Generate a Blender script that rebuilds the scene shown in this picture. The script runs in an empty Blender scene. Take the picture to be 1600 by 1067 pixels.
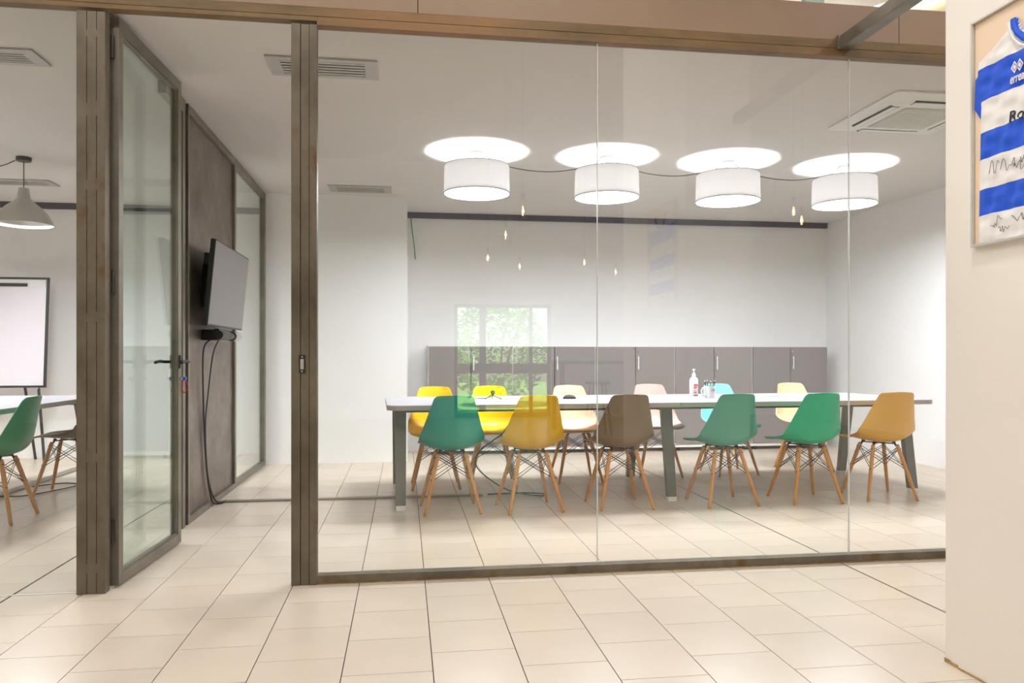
import bpy, bmesh, math, random
from mathutils import Vector, Matrix
random.seed(7)
PI = math.pi
R = math.radians
SC = bpy.context.scene
COL = SC.collection

# ------------------------------------------------------------------ camera
F = 1184.0
CAMH = 1.12
YAW = math.atan(168.0 / F)
cam_d = bpy.data.cameras.new('camera')
cam_d.sensor_width = 36.0
cam_d.lens = F / 1600.0 * 36.0
cam_d.shift_y = 22.5 / 1600.0
cam_d.clip_start = 0.05
cam = bpy.data.objects.new('camera', cam_d)
COL.objects.link(cam)
cam.location = (0, 0, CAMH)
cam.rotation_euler = (PI / 2, 0, -YAW)
SC.camera = cam

# ------------------------------------------------------------------ world, sun, exposure
world = bpy.data.worlds.new('world')
SC.world = world
world.use_nodes = True
wn = world.node_tree
wn.nodes.clear()
sky = wn.nodes.new('ShaderNodeTexSky')
sky.sky_type = 'NISHITA'
sky.sun_elevation = R(42)
sky.sun_rotation = R(70)
sky.sun_intensity = 0.0
sky.sun_disc = False
bg = wn.nodes.new('ShaderNodeBackground')
bg.inputs[1].default_value = 1.2
wo = wn.nodes.new('ShaderNodeOutputWorld')
wn.links.new(sky.outputs[0], bg.inputs[0])
wn.links.new(bg.outputs[0], wo.inputs[0])

sun_d = bpy.data.lights.new('sun', 'SUN')
sun_d.energy = 70.0
sun_d.angle = R(0.6)
sun_d.color = (1.0, 0.95, 0.86)
sun = bpy.data.objects.new('sun', sun_d)
COL.objects.link(sun)
sun.rotation_euler = (R(-33), 0, R(30))

SC.view_settings.view_transform = 'Standard'
SC.view_settings.look = 'None'
SC.view_settings.gamma = 1.0
SC.view_settings.use_curve_mapping = False
SC.view_settings.exposure = 0.15
SC.cycles.max_bounces = 10
SC.cycles.diffuse_bounces = 5
SC.cycles.glossy_bounces = 5
SC.cycles.transparent_max_bounces = 16
SC.cycles.caustics_reflective = False
SC.cycles.caustics_refractive = False
SC.cycles.sample_clamp_indirect = 4.0

LAMP_DOWN = 46.0       # W, disc under each drum shade
LAMP_IN = 54.0         # W, bulb inside each drum shade
PENDANT_W = 32.0       # W, metal pendant in the neighbouring room
LOBBY_FILL_W = 52.0         # W, each unseen fill luminaire added over lobby and loft
GLOBE_W = 1.5          # W, each filament globe


# ------------------------------------------------------------------ helpers
def srgb(r, g, b):
    def c(v):
        v /= 255.0
        return v / 12.92 if v <= 0.04045 else ((v + 0.055) / 1.055) ** 2.4
    return (c(r), c(g), c(b), 1.0)


def mat(name, col, rough=0.5, metal=0.0, spec=0.5, var=0.0, scale=6.0, bump=0.0, bscale=40.0,
        emit=None, estr=0.0, rnd=0.0, trans=0.0, coat=0.0):
    m = bpy.data.materials.new(name)
    m.use_nodes = True
    nt = m.node_tree
    p = nt.nodes['Principled BSDF']
    p.inputs['Base Color'].default_value = col
    p.inputs['Roughness'].default_value = rough
    p.inputs['Metallic'].default_value = metal
    p.inputs['Specular IOR Level'].default_value = spec
    p.inputs['Coat Weight'].default_value = coat
    p.inputs['Coat Roughness'].default_value = 0.15
    if emit:
        p.inputs['Emission Color'].default_value = emit
        p.inputs['Emission Strength'].default_value = estr
    tc = nt.nodes.new('ShaderNodeTexCoord')
    if var > 0 or rnd > 0:
        no = nt.nodes.new('ShaderNodeTexNoise')
        no.inputs['Scale'].default_value = scale
        no.inputs['Detail'].default_value = 5.0
        nt.links.new(tc.outputs['Object'], no.inputs['Vector'])
        mr = nt.nodes.new('ShaderNodeMapRange')
        mr.inputs['From Min'].default_value = 0.25
        mr.inputs['From Max'].default_value = 0.75
        mr.inputs['To Min'].default_value = 1.0 - var
        mr.inputs['To Max'].default_value = 1.0 + var
        nt.links.new(no.outputs['Fac'], mr.inputs['Value'])
        val = mr.outputs[0]
        if rnd > 0:
            oi = nt.nodes.new('ShaderNodeObjectInfo')
            m2 = nt.nodes.new('ShaderNodeMapRange')
            m2.inputs['To Min'].default_value = 1.0 - rnd
            m2.inputs['To Max'].default_value = 1.0 + rnd
            nt.links.new(oi.outputs['Random'], m2.inputs['Value'])
            mu = nt.nodes.new('ShaderNodeMath')
            mu.operation = 'MULTIPLY'
            nt.links.new(val, mu.inputs[0])
            nt.links.new(m2.outputs[0], mu.inputs[1])
            val = mu.outputs[0]
        vm = nt.nodes.new('ShaderNodeVectorMath')
        vm.operation = 'SCALE'
        vm.inputs[0].default_value = col[:3]
        nt.links.new(val, vm.inputs['Scale'])
        nt.links.new(vm.outputs[0], p.inputs['Base Color'])
    if bump > 0:
        nb = nt.nodes.new('ShaderNodeTexNoise')
        nb.inputs['Scale'].default_value = bscale
        nb.inputs['Detail'].default_value = 4.0
        nt.links.new(tc.outputs['Object'], nb.inputs['Vector'])
        bp = nt.nodes.new('ShaderNodeBump')
        bp.inputs['Strength'].default_value = bump
        bp.inputs['Distance'].default_value = 0.01
        nt.links.new(nb.outputs['Fac'], bp.inputs['Height'])
        nt.links.new(bp.outputs[0], p.inputs['Normal'])
    return m


def ramp_mat(name, stops, scale, rough=0.45, metal=0.5, stretch=(1, 1, 1), detail=6.0, bump=0.0, coat=0.0):
    m = bpy.data.materials.new(name)
    m.use_nodes = True
    nt = m.node_tree
    p = nt.nodes['Principled BSDF']
    p.inputs['Roughness'].default_value = rough
    p.inputs['Metallic'].default_value = metal
    p.inputs['Coat Weight'].default_value = coat
    tc = nt.nodes.new('ShaderNodeTexCoord')
    mp = nt.nodes.new('ShaderNodeMapping')
    mp.inputs['Scale'].default_value = stretch
    no = nt.nodes.new('ShaderNodeTexNoise')
    no.inputs['Scale'].default_value = scale
    no.inputs['Detail'].default_value = detail
    no.inputs['Roughness'].default_value = 0.62
    cr = nt.nodes.new('ShaderNodeValToRGB')
    el = cr.color_ramp.elements
    el[0].position, el[0].color = stops[0]
    el[1].position, el[1].color = stops[-1]
    for q, c in stops[1:-1]:
        e = el.new(q)
        e.color = c
    nt.links.new(tc.outputs['Object'], mp.inputs['Vector'])
    nt.links.new(mp.outputs[0], no.inputs['Vector'])
    nt.links.new(no.outputs['Fac'], cr.inputs['Fac'])
    nt.links.new(cr.outputs[0], p.inputs['Base Color'])
    if bump:
        bp = nt.nodes.new('ShaderNodeBump')
        bp.inputs['Strength'].default_value = bump
        bp.inputs['Distance'].default_value = 0.004
        nt.links.new(no.outputs['Fac'], bp.inputs['Height'])
        nt.links.new(bp.outputs[0], p.inputs['Normal'])
    return m


def glass_mat(name, tint=(0.985, 0.992, 0.985, 1), ior=1.52):
    """clear architectural glass: a Fresnel mix of a mirror and a clear pane, alike on both faces"""
    m = bpy.data.materials.new(name)
    m.use_nodes = True
    nt = m.node_tree
    nt.nodes.clear()
    out = nt.nodes.new('ShaderNodeOutputMaterial')
    mix = nt.nodes.new('ShaderNodeMixShader')
    tr = nt.nodes.new('ShaderNodeBsdfTransparent')
    tr.inputs[0].default_value = tint
    gl = nt.nodes.new('ShaderNodeBsdfGlossy')
    gl.inputs['Roughness'].default_value = 0.0
    gl.inputs[0].default_value = (1, 1, 1, 1)
    fr = nt.nodes.new('ShaderNodeFresnel')
    ge = nt.nodes.new('ShaderNodeNewGeometry')
    mr = nt.nodes.new('ShaderNodeMapRange')
    mr.inputs['To Min'].default_value = ior
    mr.inputs['To Max'].default_value = 1.0 / ior
    nt.links.new(ge.outputs['Backfacing'], mr.inputs['Value'])
    nt.links.new(mr.outputs[0], fr.inputs['IOR'])
    nt.links.new(fr.outputs[0], mix.inputs[0])
    nt.links.new(tr.outputs[0], mix.inputs[1])
    nt.links.new(gl.outputs[0], mix.inputs[2])
    nt.links.new(mix.outputs[0], out.inputs[0])
    return m


def translucent_mat(name, col, fac=0.5):
    m = bpy.data.materials.new(name)
    m.use_nodes = True
    nt = m.node_tree
    nt.nodes.clear()
    out = nt.nodes.new('ShaderNodeOutputMaterial')
    mix = nt.nodes.new('ShaderNodeMixShader')
    mix.inputs[0].default_value = fac
    a = nt.nodes.new('ShaderNodeBsdfDiffuse')
    a.inputs[0].default_value = col
    b = nt.nodes.new('ShaderNodeBsdfTranslucent')
    b.inputs[0].default_value = col
    no = nt.nodes.new('ShaderNodeTexNoise')
    no.inputs['Scale'].default_value = 90
    bp = nt.nodes.new('ShaderNodeBump')
    bp.inputs['Strength'].default_value = 0.05
    nt.links.new(no.outputs['Fac'], bp.inputs['Height'])
    nt.links.new(bp.outputs[0], a.inputs['Normal'])
    nt.links.new(a.outputs[0], mix.inputs[1])
    nt.links.new(b.outputs[0], mix.inputs[2])
    nt.links.new(mix.outputs[0], out.inputs[0])
    return m


def band_mat(name, bands, white, blue):
    """knitted jersey: blue hoops between heights given in object space"""
    m = bpy.data.materials.new(name)
    m.use_nodes = True
    nt = m.node_tree
    p = nt.nodes['Principled BSDF']
    p.inputs['Roughness'].default_value = 0.6
    tc = nt.nodes.new('ShaderNodeTexCoord')
    sp = nt.nodes.new('ShaderNodeSeparateXYZ')
    nt.links.new(tc.outputs['Object'], sp.inputs[0])
    mr = nt.nodes.new('ShaderNodeMapRange')
    mr.inputs['From Min'].default_value = 1.45
    mr.inputs['From Max'].default_value = 2.25
    nt.links.new(sp.outputs[2], mr.inputs['Value'])
    cr = nt.nodes.new('ShaderNodeValToRGB')
    cr.color_ramp.interpolation = 'CONSTANT'
    el = cr.color_ramp.elements
    el[0].position = 0
    el[0].color = white
    el[1].position = (bands[0][0] - 1.45) / 0.8
    el[1].color = blue
    e = el.new((bands[0][1] - 1.45) / 0.8)
    e.color = white
    for a, b in bands[1:]:
        e = el.new((a - 1.45) / 0.8)
        e.color = blue
        e = el.new((b - 1.45) / 0.8)
        e.color = white
    nt.links.new(mr.outputs[0], cr.inputs['Fac'])
    nt.links.new(cr.outputs[0], p.inputs['Base Color'])
    return m


class MB:
    """collects shapes, build() links them as one mesh object"""
    def __init__(self):
        self.v, self.f = [], []

    def add(self, vs, fs):
        n = len(self.v)
        self.v += [tuple(q) for q in vs]
        self.f += [tuple(i + n for i in q) for q in fs]
        return self

    def box(self, x0, x1, y0, y1, z0, z1, M=None):
        vs = [Vector(q) for q in ((x0, y0, z0), (x1, y0, z0), (x1, y1, z0), (x0, y1, z0),
                                  (x0, y0, z1), (x1, y0, z1), (x1, y1, z1), (x0, y1, z1))]
        if M is not None:
            vs = [M @ q for q in vs]
        return self.add(vs, [(0, 3, 2, 1), (4, 5, 6, 7), (0, 1, 5, 4), (1, 2, 6, 5), (2, 3, 7, 6), (3, 0, 4, 7)])

    def cyl(self, p0, p1, r0, r1=None, n=12, caps=True):
        r1 = r0 if r1 is None else r1
        p0, p1 = Vector(p0), Vector(p1)
        d = (p1 - p0).normalized()
        a = d.orthogonal().normalized()
        b = d.cross(a)
        vs = []
        for p, r in ((p0, r0), (p1, r1)):
            for k in range(n):
                t = 2 * PI * k / n
                vs.append(p + (a * math.cos(t) + b * math.sin(t)) * r)
        fs = [(k, (k + 1) % n, n + (k + 1) % n, n + k) for k in range(n)]
        if caps:
            fs += [tuple(range(n - 1, -1, -1)), tuple(range(n, 2 * n))]
        return self.add(vs, fs)

    def tube(self, pts, r, n=6):
        pts = [Vector(p) for p in pts]
        vs, fs = [], []
        up = None
        for i, p in enumerate(pts):
            d = (pts[min(i + 1, len(pts) - 1)] - pts[max(i - 1, 0)]).normalized()
            if up is None:
                up = d.orthogonal().normalized()
            a = (up - d * up.dot(d))
            a = a.normalized() if a.length > 1e-6 else d.orthogonal().normalized()
            up = a
            b = d.cross(a)
            for k in range(n):
                t = 2 * PI * k / n
                vs.append(p + (a * math.cos(t) + b * math.sin(t)) * r)
        for i in range(len(pts) - 1):
            for k in range(n):
                fs.append((i * n + k, i * n + (k + 1) % n, (i + 1) * n + (k + 1) % n, (i + 1) * n + k))
        m = (len(pts) - 1) * n
        fs += [tuple(range(n - 1, -1, -1)), tuple(range(m, m + n))]
        return self.add(vs, fs)

    def lathe(self, prof, c=(0, 0, 0), n=32, closed=False):
        c = Vector(c)
        vs, fs = [], []
        for r, z in prof:
            for k in range(n):
                t = 2 * PI * k / n
                vs.append(c + Vector((r * math.cos(t), r * math.sin(t), z)))
        m = len(prof)
        for i in range(m if closed else m - 1):
            j = (i + 1) % m
            for k in range(n):
                fs.append((i * n + k, i * n + (k + 1) % n, j * n + (k + 1) % n, j * n + k))
        if not closed:
            if prof[0][0] > 1e-5:
                fs.append(tuple(range(n - 1, -1, -1)))
            if prof[-1][0] > 1e-5:
                fs.append(tuple(range((m - 1) * n, m * n)))
        return self.add(vs, fs)

    def prism(self, poly, z0, z1):
        n = len(poly)
        vs = [(x, y, z0) for x, y in poly] + [(x, y, z1) for x, y in poly]
        fs = [tuple(range(n - 1, -1, -1)), tuple(range(n, 2 * n))]
        fs += [(k, (k + 1) % n, n + (k + 1) % n, n + k) for k in range(n)]
        return self.add(vs, fs)

    def mesh(self, name, m, bevel=0.0, smooth=False, merge=False, fix=True):
        me = bpy.data.meshes.new(name)
        me.from_pydata(self.v, [], self.f)
        if fix or bevel or merge:
            bm = bmesh.new()
            bm.from_mesh(me)
            if merge:
                bmesh.ops.remove_doubles(bm, verts=bm.verts, dist=1e-5)
            if bevel > 0:
                es = [e for e in bm.edges if len(e.link_faces) == 2 and e.calc_face_angle(0) > 0.6]
                bmesh.ops.bevel(bm, geom=es, offset=bevel, segments=2, affect='EDGES', profile=0.6)
            if fix:
                bmesh.ops.recalc_face_normals(bm, faces=bm.faces)
            bm.to_mesh(me)
            bm.free()
        if m is not None:
            me.materials.append(m)
        if smooth:
            me.shade_smooth()
            me.set_sharp_from_angle(angle=R(38))
        return me

    def build(self, name, m, parent=None, bevel=0.0, smooth=False, loc=None, merge=False, fix=True):
        return link(name, self.mesh(name, m, bevel, smooth, merge, fix), parent, loc)


def link(name, me, parent=None, loc=None):
    o = bpy.data.objects.new(name, me)
    COL.objects.link(o)
    if parent is not None:
        o.parent = parent
    if loc is not None:
        o.location = loc
    return o


def tag(o, label, cat, group=None, kind=None):
    o['label'] = label
    o['category'] = cat
    if group:
        o['group'] = group
    if kind:
        o['kind'] = kind
    return o


def thing(name, label, cat, loc=(0, 0, 0), rotz=0.0, group=None, kind=None):
    o = bpy.data.objects.new(name, None)
    o.empty_display_size = 0.1
    COL.objects.link(o)
    o.location = loc
    o.rotation_euler = (0, 0, rotz)
    return tag(o, label, cat, group, kind)


def light(name, kind, loc, power, color, parent=None, size=0.1, rot=None):
    d = bpy.data.lights.new(name, kind)
    d.energy = power
    d.color = color
    if kind == 'AREA':
        d.shape = 'DISK'
        d.size = size
    else:
        d.shadow_soft_size = size
    o = bpy.data.objects.new(name, d)
    COL.objects.link(o)
    o.location = loc
    if rot:
        o.rotation_euler = rot
    if parent is not None:
        o.parent = parent
    return o


def text_mesh(name, s, size, m, M, parent, shear=0.0, extrude=0.0006):
    cu = bpy.data.curves.new(name, 'FONT')
    cu.body = s
    cu.size = size
    cu.shear = shear
    cu.extrude = extrude
    cu.offset = 0.0006
    tmp = bpy.data.objects.new('tmp', cu)
    COL.objects.link(tmp)
    dg = bpy.context.evaluated_depsgraph_get()
    me = bpy.data.meshes.new_from_object(tmp.evaluated_get(dg))
    bpy.data.objects.remove(tmp)
    me.materials.clear()
    me.materials.append(m)
    me.transform(M)
    return link(name, me, parent)


def bez(p0, p1, p2, p3, n=16):
    p0, p1, p2, p3 = map(Vector, (p0, p1, p2, p3))
    return [p0 * (1 - t) ** 3 + p1 * 3 * t * (1 - t) ** 2 + p2 * 3 * t * t * (1 - t) + p3 * t ** 3
            for t in (k / n for k in range(n + 1))]


def spline(pts, n=8):
    pts = [Vector(p) for p in pts]
    out = []
    for i in range(len(pts) - 1):
        a, b = pts[i], pts[i + 1]
        pa = pts[i - 1] if i else a
        pb = pts[i + 2] if i + 2 < len(pts) else b
        for k in range(n):
            t = k / n
            out.append(0.5 * ((2 * a) + (b - pa) * t + (2 * pa - 5 * a + 4 * b - pb) * t * t
                              + (-pa + 3 * a - 3 * b + pb) * t ** 3))
    out.append(pts[-1])
    return out


# ------------------------------------------------------------------ materials
M_TILE = mat('beige_tile', srgb(221, 207, 190), rough=0.27, var=0.035, scale=2.6, rnd=0.025, bump=0.02, bscale=14)
M_GROUT = mat('dark_grout', srgb(58, 46, 34), rough=0.9)
M_WALL = mat('white_plaster', srgb(244, 243, 243), rough=0.85, var=0.012, scale=3, bump=0.06, bscale=60)
M_CREAM = mat('cream_plaster', srgb(243, 237, 229), rough=0.8, var=0.015, scale=2, bump=0.06, bscale=50)
M_CEIL = mat('ceiling_paint', srgb(218, 214, 210), rough=0.9, var=0.012, scale=1.5)
M_STEEL = ramp_mat('raw_steel', [(0.28, srgb(80, 70, 58)), (0.45, srgb(101, 92, 78)), (0.56, srgb(112, 103, 88)),
                                 (0.68, srgb(98, 74, 44))], 3.2, rough=0.4, metal=0.35, stretch=(1.2, 1, 0.8))
M_STEEL2 = ramp_mat('raw_steel_rail', [(0.3, srgb(88, 70, 44)), (0.5, srgb(116, 92, 60)),
                                       (0.7, srgb(138, 102, 64))], 3.0, rough=0.55, metal=0.15, stretch=(0.5, 1, 2))
M_GREYSTEEL = ramp_mat('grey_steel', [(0.3, srgb(104, 98, 88)), (0.7, srgb(132, 126, 114))], 4.0, rough=0.4, metal=0.4)
M_SHEET = ramp_mat('brushed_sheet_steel', [(0.3, srgb(82, 70, 62)), (0.5, srgb(110, 97, 88)), (0.7, srgb(134, 122, 112))],
                   2.6, rough=0.38, metal=0.55, stretch=(1, 1, 1.4), bump=0.03)
M_FASCIA = ramp_mat('brown_fascia', [(0.3, srgb(138, 114, 94)), (0.7, srgb(150, 124, 102))], 1.2, rough=0.5, metal=0.0)
M_DARK = mat('dark_gap', srgb(30, 27, 24), rough=0.7)
M_GLASS = glass_mat('clear_glass', ior=1.54)
M_DOORGLASS = glass_mat('door_glass', tint=(0.93, 0.965, 0.95, 1), ior=1.52)
M_GLOBE = glass_mat('globe_glass', tint=(0.99, 0.96, 0.90, 1), ior=1.5)
M_SEAL = mat('clear_silicone', srgb(214, 214, 208), rough=0.4)
M_BLACK = mat('black_plastic', srgb(24, 24, 25), rough=0.45)
M_BLACKM = mat('black_wire', srgb(22, 22, 24), rough=0.4, metal=0.3)
M_RAIL = mat('navy_rail', srgb(52, 50, 66), rough=0.5)
M_WHITE = mat('white_lacquer', srgb(240, 240, 240), rough=0.35)
M_TABLE = mat('table_laminate', srgb(186, 184, 192), rough=0.3, var=0.01)
M_TEDGE = mat('table_edge_band', srgb(168, 164, 156), rough=0.45)
M_TLEG = ramp_mat('table_leg_steel', [(0.3, srgb(98, 101, 97)), (0.7, srgb(112, 115, 110))], 3, rough=0.45, metal=0.2)
M_CAB = mat('grey_cabinet', srgb(132, 126, 126), rough=0.28, var=0.012, scale=2)
M_CHROME = mat('satin_chrome', srgb(205, 205, 205), rough=0.25, metal=0.9)
M_WOOD = ramp_mat('maple_leg', [(0.3, srgb(190, 128, 62)), (0.55, srgb(206, 146, 78)), (0.75, srgb(216, 160, 94))],
                  14, rough=0.42, metal=0.0, stretch=(3, 3, 0.35))
M_SHADE = translucent_mat('lamp_fabric', (0.93, 0.92, 0.93, 1), 0.5)
M_DIFF = mat('lamp_diffuser', srgb(250, 250, 250), rough=0.6, emit=(1.0, 0.99, 0.98, 1), estr=1.6)
M_SRIM = mat('shade_rim', srgb(150, 150, 148), rough=0.5)
M_ALU = mat('spun_aluminium', srgb(190, 188, 182), rough=0.38, metal=0.75)
M_BULB = mat('lit_bulb', srgb(255, 250, 240), rough=0.5, emit=(1, 0.97, 0.92, 1), estr=6.0)
M_FILA = mat('filament', srgb(255, 190, 90), rough=0.5, emit=(1.0, 0.66, 0.28, 1), estr=22.0)
M_FILL_LUM = mat('fill_luminaire_disc', srgb(255, 252, 245), rough=0.6, emit=(1, 0.96, 0.9, 1), estr=3.0)  # glowing disc of the added fill luminaires
M_VENT = mat('vent_aluminium', srgb(176, 174, 168), rough=0.45, metal=0.2)
M_ACW = mat('cassette_white', srgb(236, 236, 232), rough=0.45)
M_ACG = mat('cassette_grille', srgb(196, 196, 190), rough=0.6)
M_SCREEN = mat('tv_screen', srgb(104, 98, 97), rough=0.32)
M_CABLE = mat('black_cable', srgb(32, 30, 28), rough=0.55)
M_RACE = mat('cable_cover', srgb(140, 134, 122), rough=0.5, metal=0.2)
M_BOARD = mat('whiteboard', srgb(236, 230, 240), rough=0.25, var=0.01)
M_RED = mat('label_red', srgb(200, 30, 48), rough=0.5)
M_GREENW = mat('green_wire', srgb(40, 128, 62), rough=0.5)
M_BLUE = mat('blue_print', srgb(22, 86, 214), rough=0.6)
M_JERSEY = band_mat('hooped_jersey', [(1.595, 1.682), (1.786, 1.878), (1.984, 2.095)], srgb(240, 238, 236), srgb(20, 84, 216))
M_FABW = mat('jersey_white', srgb(240, 238, 236), rough=0.65)
M_MOUNT = mat('peach_mount', srgb(240, 216, 188), rough=0.85)
M_FRAME = mat('silver_frame', srgb(214, 212, 204), rough=0.35, metal=0.3)
M_INK = mat('marker_ink', srgb(40, 42, 48), rough=0.6)
M_LEAF = mat('leaf_green', srgb(120, 176, 62), rough=0.55, var=0.25, scale=3)
M_BARK = mat('bark', srgb(96, 78, 60), rough=0.9)
M_GRASS = mat('lawn', srgb(108, 142, 66), rough=0.95, var=0.2, scale=2)
M_WINF = mat('dark_window_frame', srgb(70, 70, 72), rough=0.45)
M_DESK = mat('dark_desk', srgb(84, 66, 54), rough=0.4, var=0.05)
M_STRIKE = mat('strike_plate', srgb(52, 48, 44), rough=0.4, metal=0.4)
M_CRACK = mat('bare_plaster', srgb(176, 148, 102), rough=0.95, var=0.3, scale=30)
M_DUCT = mat('cream_duct', srgb(222, 212, 170), rough=0.5)
M_GREENGREY = mat('greygreen_frame', srgb(136, 148, 140), rough=0.5)

# ------------------------------------------------------------------ dimensions of the place
YP = 3.80            # partition front face
YG = 3.83            # glass plane
XS = -1.437          # partition between the two rooms
ZC = 2.80            # ceiling of the rooms
YB = 8.97            # back wall
YPI = 8.10           # projecting pier wall
XR = 5.30            # right wall of the meeting room
XL = -5.6            # left wall of the small room
LX0, LX1, LY0 = -6.5, 7.0, -6.0   # lobby
ZL = 4.6             # lobby ceiling
TW, TL = 0.3197, 0.332

# ------------------------------------------------------------------ floor with its tiles
floor = MB().box(LX0, LX1, LY0, YB, -0.12, -0.004).build('floor', M_GROUT)
tag(floor, 'beige square floor tiles in half-offset columns with dark joints', 'floor', kind='structure')


def project(x, y, z):
    c, s = math.cos(YAW), math.sin(YAW)
    zc = x * s + y * c
    xc = x * c - y * s
    return 800 + F * xc / zc, 556 - F * (z - CAMH) / zc


tiles = []
i0 = int((LX0 + 0.219) / TW) - 1
for i in range(i0, int((LX1 + 0.219) / TW) + 1):
    xa = -0.219 + i * TW
    xb = xa + TW
    off = 2.706 if i % 2 == 0 else 2.706 + TL * 0.5
    ga = 0.006 if i == -5 or i == 8 else 0.0019
    gb = 0.006 if i == -6 or i == 7 else 0.0019
    for j in range(int((LY0 - off) / TL) - 1, int((YB - off) / TL) + 1):
        ya, yb = off + j * TL, off + (j + 1) * TL
        x0, x1 = max(xa + ga, LX0), min(xb - gb, LX1)
        y0, y1 = max(ya + 0.0016, LY0), min(yb - 0.0016, YB)
        if x1 - x0 < 0.02 or y1 - y0 < 0.02:
            continue
        if y0 > YP and (x1 < XL or x0 > XR):
            continue
        area = 0.0
        cx, cy = (x0 + x1) / 2, (y0 + y1) / 2
        if cy > 1.5:
            u, v = project(cx, cy, 0)
            hidden = cx > 1.965 and cy < 2.53 or (u > 1478 and cy > 2.6)
            if -15 < u < 1500 and v < 1080 and not hidden:
                area = 1.0 / (cy * cy * cy)
        tiles.append((area, x0, x1, y0, y1))
tiles.sort(key=lambda t: -t[0])
tile_cache = {}
rest = MB()
for n, (a, x0, x1, y0, y1) in enumerate(tiles):
    if n < 300 and a > 0:
        key = (round(x1 - x0, 4), round(y1 - y0, 4))
        if key not in tile_cache:
            w, l = key
            tile_cache[key] = MB().box(-w / 2, w / 2, -l / 2, l / 2, -0.006, 0).mesh('tile', M_TILE)
        link('tile', tile_cache[key], floor, ((x0 + x1) / 2, (y0 + y1) / 2, 0))
    else:
        rest.box(x0, x1, y0, y1, -0.006, 0)
ro = rest.build('tile_field', M_TILE, floor, fix=False)
ro['kind'] = 'stuff'

# ------------------------------------------------------------------ room shell
def wall(name, boxes, m, label, cat='wall', bevel=0.0):
    b = MB()
    for q in boxes:
        b.box(*q)
    return tag(b.build(name, m, bevel=bevel), label, cat, kind='structure')


wall('wall_back', [(-0.0, XR, YB, YB + 0.15, 0, ZC)], M_WALL, 'white plaster wall behind the row of grey cabinets')
wall('wall_pier', [(XS - 0.02, 0.03, YPI, YB + 0.15, 0, ZC)], M_WALL, 'white wall block projecting forward left of the grey cabinets')
wall('wall_right', [(XR, XR + 0.15, YP + 0.06, YB + 0.15, 0, ZC)], M_WALL, 'white side wall beyond the end of the long table')
wall('wall_back_neighbour', [(XL, XS - 0.02, YB, YB + 0.15, 0, ZC)], M_WALL, 'white wall behind the flipchart')
wall('wall_left', [(XL - 0.15, XL, YP + 0.06, YB + 0.15, 0, ZC)], M_WALL, 'white side wall of the room with the flipchart')
wall('ceiling', [(XL - 0.15, XR + 0.15, YP + 0.055, YB + 0.15, ZC, ZC + 0.12)], M_CEIL, 'pale grey plaster ceiling over both meeting rooms', 'ceiling')
wall('wall_lobby', [(1.965, 2.45, 1.0, 2.53, 0.0, ZL)], M_CREAM, 'cream free-standing wall that carries the framed jersey', bevel=0.004)
wall('wall_upper', [(LX0, LX1, 6.5, 6.65, ZC + 0.12, ZL), (LX0, XL - 0.15, 6.5, 6.65, 0, ZC + 0.12), (XR + 0.15, LX1, 6.5, 6.65, 0, ZC + 0.12)], M_CREAM, 'cream wall of the open loft above the rooms')
wall('ceiling_lobby', [(LX0, LX1, LY0, 6.65, ZL, ZL + 0.12)], M_CEIL, 'high plaster ceiling over the lobby', 'ceiling')
wall('wall_lobby_left', [(LX0 - 0.15, LX0, LY0 - 0.15, 6.65, 0, ZL)], M_WALL, 'white left side wall of the lobby')
wall('wall_lobby_right', [(LX1, LX1 + 0.15, LY0 - 0.15, 6.65, 0, ZL)], M_WALL, 'white right side wall of the lobby')
WX0, WX1, WZ = 0.89, 2.67, 2.06
wall('wall_lobby_back', [(LX0, WX0, LY0 - 0.15, LY0, 0, ZL), (WX1, LX1, LY0 - 0.15, LY0, 0, ZL),
                         (WX0, WX1, LY0 - 0.15, LY0, WZ, ZL)], M_WALL, 'white lobby wall around the glazed entrance')
wall('wall_lobby_front', [(LX0, XL - 0.1, YP, YP + 0.1, 0, 3.02), (XR + 0.1, LX1, YP, YP + 0.1, 0, 3.02)], M_CREAM, 'cream wall strips at both ends of the glass front')
wall('trim_1', [(0.03, XR, YB - 0.04, YB, 2.735, ZC)], M_RAIL, 'dark navy rail along the wall top above the cabinets', 'rail')
wall('trim_2', [(XL, XS - 0.04, YB - 0.04, YB, 2.735, ZC)], M_RAIL, 'dark navy rail along the wall top above the flipchart', 'rail')

# chipped base of the cream wall
b = MB()
rr = random.Random(3)
y = 2.53
while y > 1.05:
    w = rr.uniform(0.02, 0.05)
    b.box(1.965 - rr.uniform(0.002, 0.006), 1.966, y - w, y, 0.0, (rr.uniform(0.003, 0.008) if y < 2.47 else rr.uniform(0.010, 0.022)))
    y -= w
tag(b.build('trim_3', M_CRACK), 'chipped bare plaster edge at the foot of the cream wall', 'wall base', kind='structure')

# ------------------------------------------------------------------ steel and glass front
front = thing('wall_front', 'raw steel framed glass front of the meeting rooms', 'glass partition', (0, 0, 0), kind='structure')


def post(x0, x1, parent, z1=2.74, cut=False):
    w = (x1 - x0)
    a, c = x0 + w * 0.36, x0 + w * 0.70
    m = M_STEEL
    for (p, q, dy) in ((x0, a - 0.0012, 0), (a + 0.0012, c - 0.0012, 0.004 if cut else 0.0), (c + 0.0012, x1, 0)):
        MB().box(p, q, YP + dy, YP + 0.06, 0, z1).build('post_tube', m, parent, bevel=0.002)
    MB().box(a - 0.002, c + 0.002, YP + 0.012, YP + 0.05, 0, z1).build('post_core', M_DARK, parent)
    return m


p1 = front
post(-1.522, -1.395, p1)
post(-0.546, -0.424, p1, cut=True)
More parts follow.
